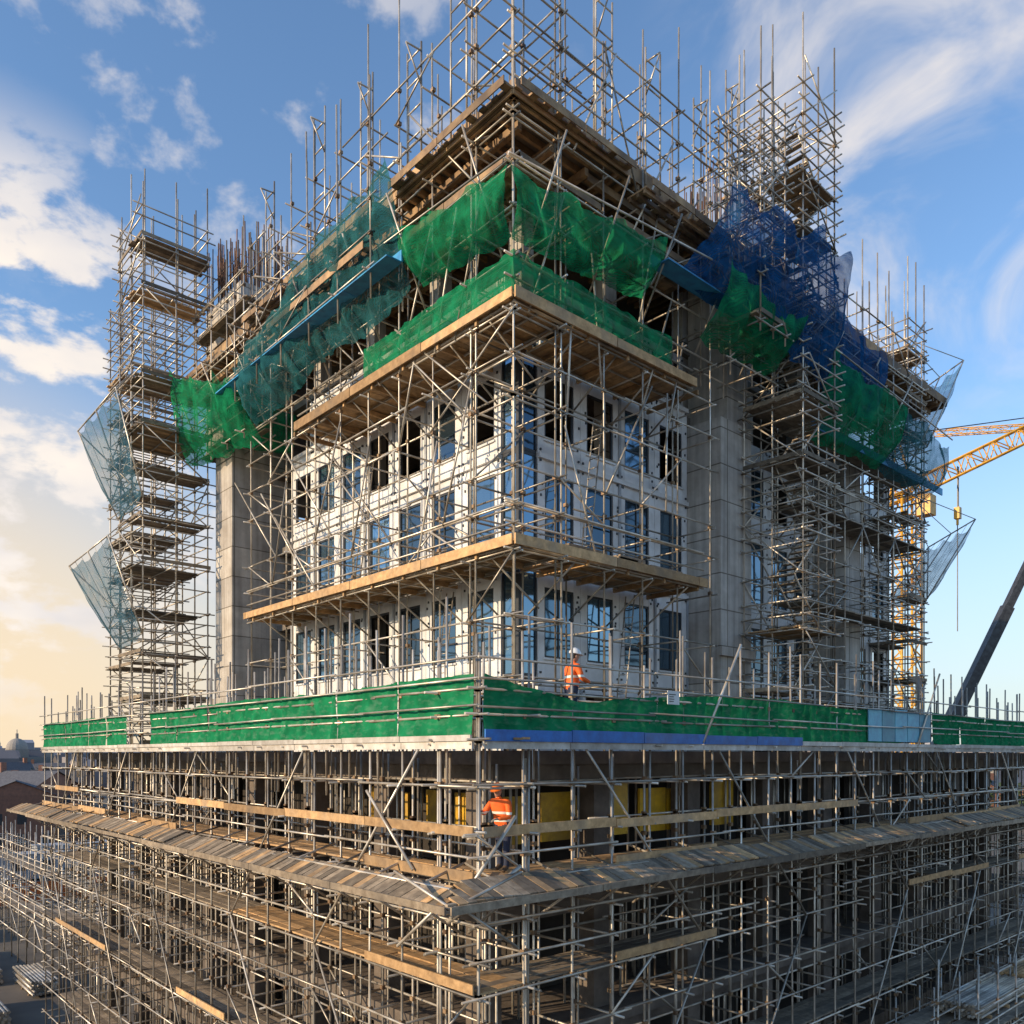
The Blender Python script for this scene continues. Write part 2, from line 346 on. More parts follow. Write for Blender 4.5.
# ------------------------------------------------------------------ building
bd=empty('office_building_under_construction')
sl=MB(); co=MB(); dk=MB(); pr=MB(); pc=MB()
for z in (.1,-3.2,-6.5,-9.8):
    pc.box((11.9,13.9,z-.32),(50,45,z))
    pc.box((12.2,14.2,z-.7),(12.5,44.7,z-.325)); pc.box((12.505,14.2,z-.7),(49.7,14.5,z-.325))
for y in range(15,46,4): pc.box((12.3,y-.3,GZ),(12.9,y+.3,-.23))
for x in range(16,50,4): pc.box((x-.3,14.3,GZ),(x+.3,14.9,-.23))
for x in range(17,50,5):
    for y in range(19,44,5): pc.box((x-.25,y-.25,GZ),(x+.25,y+.25,-.23))
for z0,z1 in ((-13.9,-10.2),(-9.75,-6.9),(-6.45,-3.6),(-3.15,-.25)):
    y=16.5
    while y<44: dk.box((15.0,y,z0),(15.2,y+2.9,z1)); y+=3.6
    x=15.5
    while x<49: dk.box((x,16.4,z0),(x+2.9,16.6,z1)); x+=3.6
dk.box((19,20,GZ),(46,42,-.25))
for z0,z1 in ((-3.2,-.23),(-6.5,-3.52),(-9.8,-6.82),(GZ,-10.12)):
    for k in range(60):
        y=U(14.5,44.5); x=U(12.1,14.5); pr.tube((x,y,z0),(x,y,z1),.035)
        x=U(12.5,49); y=U(14.2,16.2); pr.tube((x,y,z0),(x,y,z1),.035)
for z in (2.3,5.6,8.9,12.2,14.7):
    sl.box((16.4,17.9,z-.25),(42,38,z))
for z0 in (.1,2.3,5.6,8.9,12.2,14.7):
    h={.1:1.95,12.2:2.24,14.7:2.25}.get(z0,3.05)
    for y in (18.3,22.3,26.3,30.3,37.4): co.box((16.6,y-.28,z0),(17.1,y+.28,z0+h))
    for x in (20.7,24.9,29,33,37,41.4): co.box((x-.28,18.1,z0),(x+.28,18.6,z0+h))
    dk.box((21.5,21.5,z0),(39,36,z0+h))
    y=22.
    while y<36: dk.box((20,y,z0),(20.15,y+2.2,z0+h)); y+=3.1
co.box((24.2,16.2,.1),(26.1,18.05,11.6)); co.box((24.8,16.35,11.6),(26.1,18.0,16.9))
co.box((24.05,16.05,3.4),(26.15,16.19,3.7))
co.box((14.4,33.5,.1),(17.1,35.2,13.6)); co.box((14.1,33.2,.1),(17.1,33.49,2.4)); co.box((14.1,33.5,.1),(14.39,35.2,2.4))
co.box((14.9,33.8,13.6),(17.3,37.5,20.2)); co.box((33.5,16.4,.1),(35,17.85,12.5))
sl.box((14.35,15.85,17.0),(42.5,38.5,17.28)); 
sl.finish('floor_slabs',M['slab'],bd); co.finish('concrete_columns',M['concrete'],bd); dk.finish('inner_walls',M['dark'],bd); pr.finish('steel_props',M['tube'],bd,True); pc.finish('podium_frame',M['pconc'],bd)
rf=MB()
y=16.0
while y<38: rf.box((14.2,y,16.8),(18.2,y+.1,16.99)); y+=.42
x=18.3
while x<42.3: rf.box((x,15.7,16.8),(x+.1,20,16.99)); x+=.42
for x in (14.7,15.9,17.3): rf.box((x,16.1,16.56),(x+.14,38,16.79))
for y in (16.2,17.2,18.3): rf.box((17.5,y,16.56),(42,y+.14,16.79))
s=15.6
while s<38.5: e=min(s+3.6,38.6); rf.box((14.18,s,16.95),(14.3,e-.02,17.3+U(0,.1)));  s=e
s=14.3
while s<42.5: e=min(s+3.6,42.6); rf.box((s,15.66,16.95),(e-.02,15.78,17.3+U(0,.1))); s=e
def plat(ax,s0,s1,t0,t1,z,pr_=.93):
    s=s0
    while s<s1:
        if R()<pr_: rf.box(P(ax,s,t0+U(-.12,.08),z+U(0,.015)),P(ax,s+.22,t1,z+.05+U(0,.015)))
        s+=.232
    for t in (t0+.15,(t0+t1)/2,t1-.1): rf.box(P(ax,s0,t-.04,z-.12),P(ax,s1,t+.04,z-.005))
    s=s0
    while s<s1: e=min(s+U(2,3.9),s1); rf.box(P(ax,s,t0-.17,z-.04+U(-.02,.02)),P(ax,e-.03,t0-.14,z+.14+U(0,.05))); s=e+(0 if R()<.8 else .6)
plat('y',15.4,20.6,13.75,14.17,16.75); plat('x',13.9,18.4,15.25,15.64,16.75)
plat('y',20.8,30,13.4,14.17,16.3,.85); plat('x',18.6,22.5,14.85,15.64,16.2,.85)
plat('y',20.9,28,13.1,13.95,14.9,.7); plat('y',15.6,20.4,14.2,15.7,15.3,.85); plat('x',14.3,22,15.7,17.0,15.3,.8)
rf.finish('roof_formwork',M['ply'],bd)
yf=MB()
x=13.2
while x<22: yf.box((x,15.0,-2.2),(x+U(.6,1.25),15.08,U(-1.1,-.75))); x+=1.3 if R()<.8 else 2.2
y=17
while y<23: yf.box((13.9,y,-2.2),(13.98,y+U(.5,.9),U(-1.2,-.9))); y+=1.5
yf.finish('yellow_formwork_panels',M['yellow'],bd)
wh=MB(); fr=MB(); gl=MB(); bk=MB(); st_=MB()
def fbox(mb,ax,s0,s1,t,o0,o1,z0,z1,rn=None):
    mb.box(P(ax,s0,t-o0,z0),P(ax,s1,t-o1,z1),rn)
def facade(ax,t,s0,n,bw,z0,h,sill,head,glaz,ww=1.2):
    for i in range(n):
        a=s0+i*bw; b_=a+bw; c=(a+b_)/2; w0=c-ww/2; w1=c+ww/2; g_=.008
        w0+=U(-.03,.03)
        fbox(wh,ax,a+g_,w0,t,0,.12,z0+g_,z0+h-g_); fbox(wh,ax,w1,b_-g_,t,0,.12,z0+g_,z0+h-g_)
        fbox(wh,ax,w0+.001,w1-.001,t,0,.11,z0+g_,sill); fbox(wh,ax,w0+.001,w1-.001,t,0,.11,head,z0+h-g_)
        fbox(wh,ax,w0-.05,w1+.05,t,.121,.17,sill-.06,sill+.0)
        for (p,q) in ((w0,w0+.07),(w1-.07,w1)): fbox(fr,ax,p,q,t,.02,.09,sill,head)
        fbox(fr,ax,w0+.071,w1-.071,t,.02,.09,sill,sill+.07); fbox(fr,ax,w0+.071,w1-.071,t,.02,.09,head-.07,head)
        if R()<glaz:
            rn=R()
            fbox(gl,ax,w0+.07,w1-.07,t,.04,.06,sill+.07,head-.07,rn)
            if R()<.6: fbox(fr,ax,c-.025,c+.025,t,.062,.085,sill+.07,head-.07)
            else: fbox(fr,ax,w0+.07,w1-.07,t,.062,.085,sill+.6,sill+.65)
        for k in range(7):
            p=random.choice((U(a+.06,w0-.08),U(w1+.05,b_-.1))); z=U(z0+.1,z0+h-.15); fbox(bk,ax,p,p+.05,t,.12,.15,z,z+.07)
        for z in (z0+.12,z0+h-.2):
            for p in (a+.07,b_-.13): fbox(bk,ax,p,p+.06,t,.12,.16,z,z+.06)
        if R()<.35: fbox(st_,ax,b_-.05,b_+.05,t,.125,.17,z0,z0+h)
rows=[(2.3,3.3,2.9,5.0,.8),(5.6,3.3,5.95,8.4,1),(8.9,3.3,9.4,11.3,.6)]
for z0,h,si,he,gz in rows:
    facade('x',17.7,16.85,4,1.83,z0,h,si,he,gz,1.25)
    facade('y',16.2,18.35,7,1.87,z0,h,si,he,gz,1.25)
    facade('x',17.9,26.2,4,1.83,z0,h,si,he,gz,1.2); facade('x',17.9,35.05,3,1.9,z0,h,si,he,gz,1.2)
    fr.box((16.12,17.62,z0),(16.24,17.74,z0+h)); 
    gl.box((16.16,17.75,z0+.1),(16.18,18.3,z0+h-.1)); gl.box((16.25,17.66,z0+.1),(16.8,17.68,z0+h-.1))
    for zz in (z0,z0+h-.1): fr.box((16.14,17.75,zz),(16.22,18.34,zz+.09)); fr.box((16.25,17.64,zz),(16.84,17.72,zz+.09))
    fr.box((16.12,18.28,z0+.1),(16.2,18.345,z0+h-.11)); fr.box((16.79,17.62,z0+.1),(16.845,17.7,z0+h-.11))
    wh.box((15.98,18.36,z0+h-.12),(16.075,31.4,z0+h+.02)); wh.box((16.86,17.48,z0+h-.12),(24.15,17.575,z0+h+.02))
facade('x',17.7,16.85,4,1.83,.1,2.15,.5,1.9,.3,1.3); facade('y',16.2,18.35,7,1.87,.1,2.15,.5,1.9,.3,1.3)
facade('y',16.5,18.5,5,2.4,12.25,2.1,12.6,14.0,.3,1.6); facade('x',18.1,18.2,3,2.1,12.25,2.1,12.6,14.0,.3,1.5)
wh.finish('white_cladding',M['white'],bd); fr.finish('window_frames',M['frame'],bd); gl.finish('window_glass',M['glass'],bd); bk.finish('fixing_brackets',M['steel'],bd); st_.finish('facade_rails',M['grey'],bd)
rb=MB()
def rebar(x0,y0,x1,y1,z,h,n,r=.02):
    for k in range(n):
        x=U(x0,x1);y=U(y0,y1); rb.tube((x,y,z),(x+U(-.06,.06),y+U(-.06,.06),z+h*U(.8,1.1)),r,5)
    for zz in (z+.3,z+.7,z+1.1):
        rb.tube((x0,y0,zz),(x1,y0,zz),.015,5); rb.tube((x0,y0,zz),(x0,y1,zz),.015,5)
rebar(14.9,33.8,17.3,37.5,20.2,2.7,120,.026); rebar(24.5,16.4,26.6,19,17.3,3.4,60)
for x in (20,30,34,38,41): rebar(x,18,x+.8,18.8,17.3,2.4,14)
for y in (22,27,31): rebar(16.6,y,17.3,y+.7,17.3,2.2,14)
rb.finish('rebar_starters',M['rebar'],bd,True)
cr_=MB(); cr_.box((25.0,19.2,17.3),(29,23,20.4)); cr_.box((21.5,19.2,17.3),(22.1,19.8,19.6)); cr_.box((18.2,24,17.3),(18.8,24.6,19.4)); cr_.finish('roof_core',M['concrete'],bd)
# ------------------------------------------------------------------ tower scaffolding
sc=Scaf()
lt=[.4,2.0,3.6,5.25,6.4,7.4,9.2,10.3,11.4,12.7,14.0,15.2,16.4,17.9,19.0,20.0]
run(sc,'y',15.6,31,14.1,15.6,.1,21.0,lt,1.7,[],2.3,brace=.17,rad=.028,clampn=.7,skip=.12)
run(sc,'y',31,35.8,13.8,14.9,12.4,20.0,lt[9:-1],1.6,[12.9,15.2,17.9],2.0,brace=.3,rad=.028,clampn=.7,skip=.1,wood=sc.g,boards=4)
run(sc,'x',14.1,22.7,15.6,17.1,.1,21.0,lt,1.7,[],2.3,brace=.17,rad=.028,clampn=.7,skip=.12)
run(sc,'x',22.9,25.6,15.0,16.1,12.2,21.0,lt[9:],1.4,[],2.0,brace=.35,rad=.028,clampn=.7,skip=.1)
run(sc,'x',28.2,38.4,15.2,16.5,.1,19.2,lt[:-2],1.5,[2.0,5.6,9.2,12.2,15.2],1.6,brace=.25,rad=.029,boards=4,wood=sc.g)
def cdeck(z,yend,xend):
    y=15.5
    while y<yend:
        sc.w.plank((13.95+U(-.05,.05),y,z+U(0,.02)),(16.0,y,z+U(0,.02)),.22,.045); y+=.232
    x=14.0
    while x<xend:
        sc.w.plank((x,15.4+U(-.05,.05),z-.0+U(0,.02)),(x,(15.5 if x<16.1 else 17.5)-.13,z+U(0,.02)),.22,.045); x+=.232
    for t in (14.05,14.9,15.7): sc.t.tube((t,15.5,z-.08),(t,yend,z-.08),.035)
    for t in (15.5,16.4,17.3): sc.t.tube((14.0,t,z-.08),(xend,t,z-.08),.035)
    s=15.4
    while s<yend: e=min(s+3.9,yend); sc.w.box((13.85,s,z-.08+U(-.02,.02)),(13.9,e-.03,z+.17+U(0,.05))); s=e
    s=13.9
    while s<xend: e=min(s+3.9,xend); sc.w.box((s,15.3,z-.08+U(-.02,.02)),(e-.03,15.35,z+.17+U(0,.05))); s=e
    for r_ in (.5,1.05):
        sc.t.tube((14.02,15.3,z+r_),(14.02,yend,z+r_),.03); sc.t.tube((13.7,15.5,z+r_),(xend,15.5,z+r_),.03)
    y=16.6
    while y<yend:
        sc.t.tube((14.1,y,z-.1),(16.0,y+.05,z-1.3),.03); sc.w.box((13.95,y+.3,z-.2),(16.0,y+.38,z-.05)); y+=1.7
    x=16.4
    while x<xend:
        sc.t.tube((x,15.6,z-.1),(x,17.5,z-1.3),.03); sc.w.box((x+.3,15.45,z-.2),(x+.38,17.5,z-.05)); x+=1.7
    for k in range(9):
        y=U(17,yend-3); sc.g.box((14.6,y,z+.05),(14.6+U(.2,.6),y+U(.3,2.4),z+U(.12,.5)))
        x=U(16,xend-2); sc.g.box((x,15.8,z+.05),(x+U(.3,1.6),15.8+U(.2,.5),z+U(.12,.5)))
cdeck(5.4,31.2,22.2); cdeck(11.6,27,21.6)
def tower(x0,y0,x1,y1,z0,z1,step=1.9,topv=1.6,bp=.8):
    n=2
    xs=[x0+(x1-x0)*i/n for i in range(n+1)]; ys=[y0+(y1-y0)*i/n for i in range(n+1)]
    zs=zr(z0+.3,z1-1.2,step)
    for i,x in enumerate(xs):
        for j,y in enumerate(ys):
            if i==1 and j==1: continue
            top=z1+U(-.6,topv); sc.t.tube((x+U(-.03,.03),y,z0),(x,y+U(-.03,.03),top),.031)
            if R()<.5: sc.t.tube((x+.09,y+.05,z1-4),(x+.09,y+.05,z1+U(0,topv)),.029)
            for z in zs: clamp(sc,(x,y,z))
    for z in zs:
        for dz in (0,.5,1.0,1.45):
            if dz and R()<.15: continue
            for x in (x0,x1,xs[1])[:3 if dz==0 else 2]: sc.t.tube((x-.05,y0-U(.1,.45),z+dz),(x-.05,y1+U(.1,.45),z+dz+U(-.03,.03)),.028)
            for y in (y0,y1): sc.t.tube((x0-U(.1,.45),y-.05,z+dz),(x1+U(.1,.45),y-.05,z+dz+U(-.03,.03)),.028)
        for _ in range(2):
            if R()<.8:
                a,b_=(y0,y1) if R()<.5 else (y1,y0); X=random.choice((x0-.08,x1+.05)); sc.t.tube((X,a,z),(X,b_,z+step),.028)
            if R()<.8:
                a,b_=(x0,x1) if R()<.5 else (x1,x0); Y=random.choice((y0-.08,y1+.05)); sc.t.tube((a,Y,z),(b_,Y,z+step),.028)
        if (z<z1-3 and R()<bp) or R()<.3:
            w=.232; y=y0+.1; lim=y1-.05 if R()<.5 else y0+(y1-y0)*U(.35,.75)
            if R()<.3: y=y0+(y1-y0)*.4; lim=y1-.05
            zz=z+random.choice((0,0,.15,-.2))
            bx=sc.w if R()<.3 else sc.g
            while y<lim:
                if R()<.93: bx.plank((x0-U(0,.25),y,zz+.06+U(0,.02)),(x1+U(0,.25),y,zz+.06),.22,.045)
                y+=w
            if R()<.6: sc.g.box((x0-.1,y0-.1,zz+.08),(x1+.1,y0-.06,zz+.22))
            if R()<.6: sc.g.box((x0-.1,y0,zz+.08),(x0-.06,y1,zz+.22))
tower(11.5,35.6,14.2,38.6,.1,23.6)
tower(25.5,13.9,27.7,16.1,.1,24.0)
tower(38.9,16.0,40.7,17.8,GZ,21.6)
tower(12.2,39.2,14.2,42.4,.1,21.0)
tower(22.9,13.9,24.4,15.4,13.2,21.2)
for k,z in enumerate(zr(.4,20,1.9)):
    a,b_=(25.7,27.6) if k%2 else (27.6,25.7)
    for o in (14.3,15.0): sc.t.tube((a,o,z),(b_,o,z+1.9),.035)
    for m_ in range(8): sc.g.plank((a+(b_-a)*m_/8,14.3,z+1.9*m_/8),(a+(b_-a)*m_/8,15.0,z+1.9*m_/8),.2,.03)
for (x,y) in ((14.1,17.5),(14.1,19.6),(14.1,22.2),(14.1,25.2),(14.1,29),(17.2,15.6),(19.4,15.6),(21.8,15.6),(23.6,15.6)):
    h=U(20.6,22.4)
    for d_ in (0,.7):
        X,Y=(x,y+d_) if x==14.1 else (x+d_,y)
        sc.t.tube((X,Y,17),(X,Y,h+U(0,.5)),.03)
    for zz in (h-.1,h-.9,h-1.7,h-2.5):
        X2,Y2=(x,y+.7) if x==14.1 else (x+.7,y)
        sc.t.tube((x,y,zz),(X2,Y2,zz),.026)
    dx,dy=(-.9,0) if x==14.1 else (0,-.9)
    sc.t.tube((x,y,h-.2),(x+dx*.6,y+dy*.6,h-.25),.026); sc.t.tube((x+dx*.6,y+dy*.6,h-.25),(x,y,h-1.2),.026)
run(sc,'y',16.4,33,16.6,18,17.3,20.6,[18.3,19.2,20.1],1.8,[],2.0,brace=.4,rad=.028)
run(sc,'x',16.6,38,18.0,19.3,17.3,20.4,[18.3,19.2,20.0],1.8,[],2.0,brace=.4,rad=.028)
run(sc,'y',20.6,30,13.0,14.1,13.3,18.6,[14.2,15.2,16.2,17.2],1.8,[],1.8,brace=.3,rad=.028,skip=.15)
for k in range(22):
    y=U(15.8,30); z=random.choice(lt[3:13]); sc.t.tube((14.0,y,z),(14.0,y+U(2.5,4.5)*random.choice((1,-.4)),z+3.6),.03)
for k in range(14):
    x=U(14.5,21); z=random.choice(lt[3:13]); sc.t.tube((x,15.5,z),(x+U(-2,3),15.5,z+3.6),.03)
for (x,y,z) in ((15.0,20.0,.4),(15.0,24.5,5.6),(19.5,16.6,.4),(18.0,16.6,5.6),(15.0,18.5,11.8)):
    for o in (0,.35): sc.t.tube((x,y+o,z),(x+.6,y+o,z+4.6),.022)
    for k in range(14): sc.t.tube((x+.6*k/15,y,z+.3+k*.3),(x+.6*k/15,y+.35,z+.3+k*.3),.014,5)
tw=sc.finish('tower_scaffolding','wood')
# ------------------------------------------------------------------ nets
gn=empty('debris_catch_netting')
sheet('corner_net_left',[(14.05,15.55,13.2),(14.05,19.6,13.6),(13.3,19.8,15.2),(13.35,14.95,14.4)],60,14,M['greennet'],sag=.5,out=(-.8,0,-.4),bul=.35,ns=.14,nf=1.1,parent=gn,fold=.05)
sheet('corner_net_right',[(14.05,15.55,13.2),(19.2,15.55,13.5),(19.4,14.7,15.0),(13.35,14.95,14.4)],60,14,M['greennet'],sag=.55,out=(0,-.8,-.4),bul=.4,ns=.14,nf=1.1,parent=gn,fold=.05)
sheet('teal_net',[(13.9,19.8,13.6),(13.9,25.5,13.4),(12.9,25.2,16.3),(12.9,19.8,16.9)],50,16,M['tealnet'],sag=.7,out=(-1,0,0),bul=.3,ns=.2,nf=.9,parent=gn,fold=.05)
sheet('teal_net_low',[(13.9,25.2,13.4),(13.9,30,12.6),(12.8,30,14.6),(12.8,25,15.8)],40,12,M['tealnet'],sag=.6,out=(-1,0,0),bul=.3,ns=.2,nf=.9,parent=gn,fold=.05)
sheet('green_net_left',[(14.3,30.6,12.4),(13.6,36.2,12.6),(12.7,36.0,16.4),(13.0,30.6,14.4)],50,16,M['greennet'],sag=.6,out=(-.7,-.3,0),bul=.5,ns=.22,nf=.9,parent=gn,fold=.07)
sheet('green_net_return',[(13.8,33.1,12.8),(16.8,33.1,13.2),(16.6,32.4,15.0),(13.2,32.8,15.6)],30,14,M['greennet'],sag=.4,out=(0,-1,0),bul=.5,ns=.2,nf=.9,parent=gn,fold=.06)
sheet('blue_net_right',[(20.6,15.2,14.6),(27,13.9,13.2),(27.6,13.2,17.4),(21.4,13.7,17.2)],60,20,M['bluenet'],sag=1.1,out=(0,-1,0),bul=.5,ns=.3,nf=.7,parent=gn,fold=.07)
sheet('green_net_mid',[(21.5,15.2,13.0),(25.4,15.0,13.0),(25.2,13.6,14.4),(21.5,14.0,14.8)],40,12,M['greennet'],sag=.6,out=(0,-1,0),bul=.4,ns=.18,nf=.9,parent=gn,fold=.06)
sheet('green_net_right',[(28,15.1,11.8),(34,15.1,11.8),(34,14.0,14.0),(28,14.0,14.6)],50,14,M['greennet'],sag=.7,out=(0,-1,0),bul=.5,ns=.25,nf=.8,parent=gn,fold=.06)
sheet('blue_net_wing',[(27.8,15.0,13.8),(33,15.0,13.4),(33,14.4,16.0),(27.8,14.2,16.8)],40,14,M['bluenet'],sag=.7,out=(0,-1,0),bul=.3,ns=.25,nf=.8,parent=gn,fold=.06)
sheet('green_net_far',[(34,15.1,11.7),(38.8,15.1,11.6),(38.8,14.2,13.6),(34,14.0,14.0)],40,14,M['tealnet'],sag=.5,out=(0,-1,0),bul=.5,ns=.22,nf=.8,parent=gn,fold=.06)
sheet('deck_net_left',[(13.96,15.45,11.75),(13.96,22.5,11.75),(13.96,22.5,12.8),(13.96,15.45,12.8)],60,8,M['greennet'],sag=.1,out=(-1,0,0),bul=.05,ns=.08,nf=1.4,parent=gn,fold=.03)
sheet('deck_net_right',[(13.96,15.42,11.75),(20.4,15.42,11.75),(20.4,15.42,12.7),(13.96,15.42,12.8)],60,8,M['greennet'],sag=.1,out=(0,-1,0),bul=.05,ns=.08,nf=1.4,parent=gn,fold=.03)
bs=MB()
s=19.6
while s<31: e=s+2.4; bs.box((13.4,s,14.1+U(-.03,.03)),(13.46,e-.02,14.42)); bs.box((12.9,s,14.05),(13.39,e-.02,14.09)); s=e
s=19.2
while s<26: e=s+2.4; bs.box((s,15.2,14.3),(e-.02,15.26,14.65)); bs.box((s,14.6,14.26),(e-.02,15.18,14.3)); s=e
s=28.
while s<38: e=s+2.4; bs.box((s,14.9,11.9),(e-.02,14.95,12.2)); s=e
bs.finish('blue_gutter_boards',mat('blue_tarpaulin',(.03,.32,.58),(.02,.18,.4),rough=.5,rnd=.3),gn)
op=MB()
for y in (16.2,19.6,22,25.2,28,30.2,33,36): op.tube((14.3,y,12.9),(12.9,y,15.8),.03)
for x in (14.6,17,19.3,22,24.5,29,32,35,38): op.tube((x,15.7,12.8),(x,14.2,15.4),.03)
op.tube((13.3,15,14.6),(13.2,30,15.3),.03); op.tube((13.3,14.9,14.6),(25.2,14.2,15.1),.03); op.tube((28,14.05,14.4),(38.8,14.05,13.9),.03)
op.finish('outrigger_tubes',M['tube'],gn,True)
def fannet(pts,base):
    e=empty('safety_fan_net')
    sheet('net',pts,24,24,M['fannet'],sag=.7,out=(0,0,-1),bul=.3,ns=.12,nf=.8,parent=e)
    m=MB(); a,b_,c,d=[Vector(p) for p in pts]
    for p,q in ((a,b_),(b_,c),(c,d),(d,a),(a,c)): m.tube(p,q,.032)
    m.tube((a+b_)/2,(c+d)/2,.032)
    for p in (c,d,(c+d)/2): m.tube(p,base,.02,5)
    for k in range(1,6):
        u=k/6; m.tube(a.lerp(b_,u)+Vector((0,0,-.05)),d.lerp(c,u),.01,4); 
    m.finish('frame',M['tube'],e,True)
fannet([(11.4,35.4,10.7),(11.4,38.6,10.4),(10.2,40.2,14.4),(10.5,35.8,15.0)],Vector((11.5,37,16.3)))
fannet([(11.4,35.4,5.0),(11.4,38.6,4.8),(9.8,40.0,8.3),(10.2,35.8,8.9)],Vector((11.5,37,10.2)))
fannet([(40.8,15.9,14.6),(40.8,17.9,14.6),(43.9,17.6,18.6),(43.4,15.2,19.3)],Vector((40.8,17,20.2)))
fannet([(40.8,15.9,7.4),(40.8,17.9,7.4),(44.8,17.4,10.8),(44.1,14.9,11.6)],Vector((40.8,17,12.8)))
# ------------------------------------------------------------------ workers
HV=mat('hi_vis_orange',(.95,.17,.02),(.8,.12,.015),rough=.7,scale=6)
nt=HV.node_tree; b=nt.nodes['Principled BSDF']; src=b.inputs['Base Color'].links[0].from_socket
tc=nn(nt,'ShaderNodeTexCoord'); sp=nn(nt,'ShaderNodeSeparateXYZ'); nt.links.new(tc.outputs['Object'],sp.inputs[0])
prev=None
for zc in (1.06,1.22):
    m1=nn(nt,'ShaderNodeMath',operation='COMPARE'); m1.inputs[1].default_value=zc; m1.inputs[2].default_value=.025; nt.links.new(sp.outputs[2],m1.inputs[0])
    if prev: 
        m2=nn(nt,'ShaderNodeMath',operation='MAXIMUM'); nt.links.new(prev,m2.inputs[0]); nt.links.new(m1.outputs[0],m2.inputs[1]); prev=m2.outputs[0]
    else: prev=m1.outputs[0]
mx=nn(nt,'ShaderNodeMixRGB'); mx.inputs[2].default_value=(.75,.78,.7,1); nt.links.new(prev,mx.inputs[0]); nt.links.new(src,mx.inputs[1]); nt.links.new(mx.outputs[0],b.inputs['Base Color'])
TR=mat('navy_work_trousers',(.03,.04,.08),(.02,.025,.05),rough=.85,scale=8)
SK=mat('skin',(.5,.28,.19),(.42,.22,.15),rough=.6,scale=10); BT=mat('leather_boots',(.09,.055,.03),rough=.7)
HW=mat('white_hard_hat',(.85,.85,.83),(.75,.75,.73),rough=.3); HO=mat('orange_hard_hat',(.85,.2,.03),rough=.3); HR=mat('dark_hair',(.03,.02,.015),rough=.9); GLV=mat('work_gloves',(.3,.28,.25),rough=.8); LP=mat('lips',(.4,.15,.12))
def skin(name,J,E,root,mats,types,parent,sub=2):
    names=list(J); idx={k:i for i,k in enumerate(names)}
    me=bpy.data.meshes.new(name); me.from_pydata([J[k][0] for k in names],[(idx[a],idx[b_]) for a,b_ in E],[])
    o=bpy.data.objects.new(name,me); scene.collection.objects.link(o)
    o.modifiers.new('s','SKIN'); sv=me.skin_vertices[0].data
    for k in names: r=J[k][1]; sv[idx[k]].radius=(r if isinstance(r,tuple) else (r,r))
    sv[idx[root]].use_root=True
    ms=o.modifiers.new('ss','SUBSURF'); ms.levels=sub; ms.render_levels=sub
    dg=bpy.context.evaluated_depsgraph_get(); nm=bpy.data.meshes.new_from_object(o.evaluated_get(dg))
    bpy.data.objects.remove(o)
    for m in mats: nm.materials.append(m)
    for p in nm.polygons:
        p.use_smooth=True; best=9;bi=0
        for (a,b_),t in zip(E,types):
            A=Vector(J[a][0]);B=Vector(J[b_][0]);d=B-A; u=max(0,min(1,(p.center-A).dot(d)/d.length_squared)); L_=(A+d*u-p.center).length - .5*(max(J[a][1]) if isinstance(J[a][1],tuple) else J[a][1])
            if L_<best: best=L_;bi=t
        p.material_index=bi
    ob=bpy.data.objects.new(name,nm); scene.collection.objects.link(ob); ob.parent=parent; return ob
def ell(name,c,r,m,parent,seg=20,cut=None,tilt=0):
    import bmesh
    bm=bmesh.new(); bmesh.ops.create_uvsphere(bm,u_segments=seg,v_segments=seg//2+2,radius=1)
    if cut is not None: bmesh.ops.delete(bm,geom=[v for v in bm.verts if v.co.z<cut],context='VERTS')
    for v in bm.verts: v.co=Vector((v.co.x*r[0],v.co.y*r[1],v.co.z*r[2]))
    me=bpy.data.meshes.new(name); bm.to_mesh(me); bm.free(); me.polygons.foreach_set('use_smooth',[True]*len(me.polygons)); me.materials.append(m)
    o=bpy.data.objects.new(name,me); o.location=c; o.rotation_euler[0]=tilt; scene.collection.objects.link(o); o.parent=parent; return o
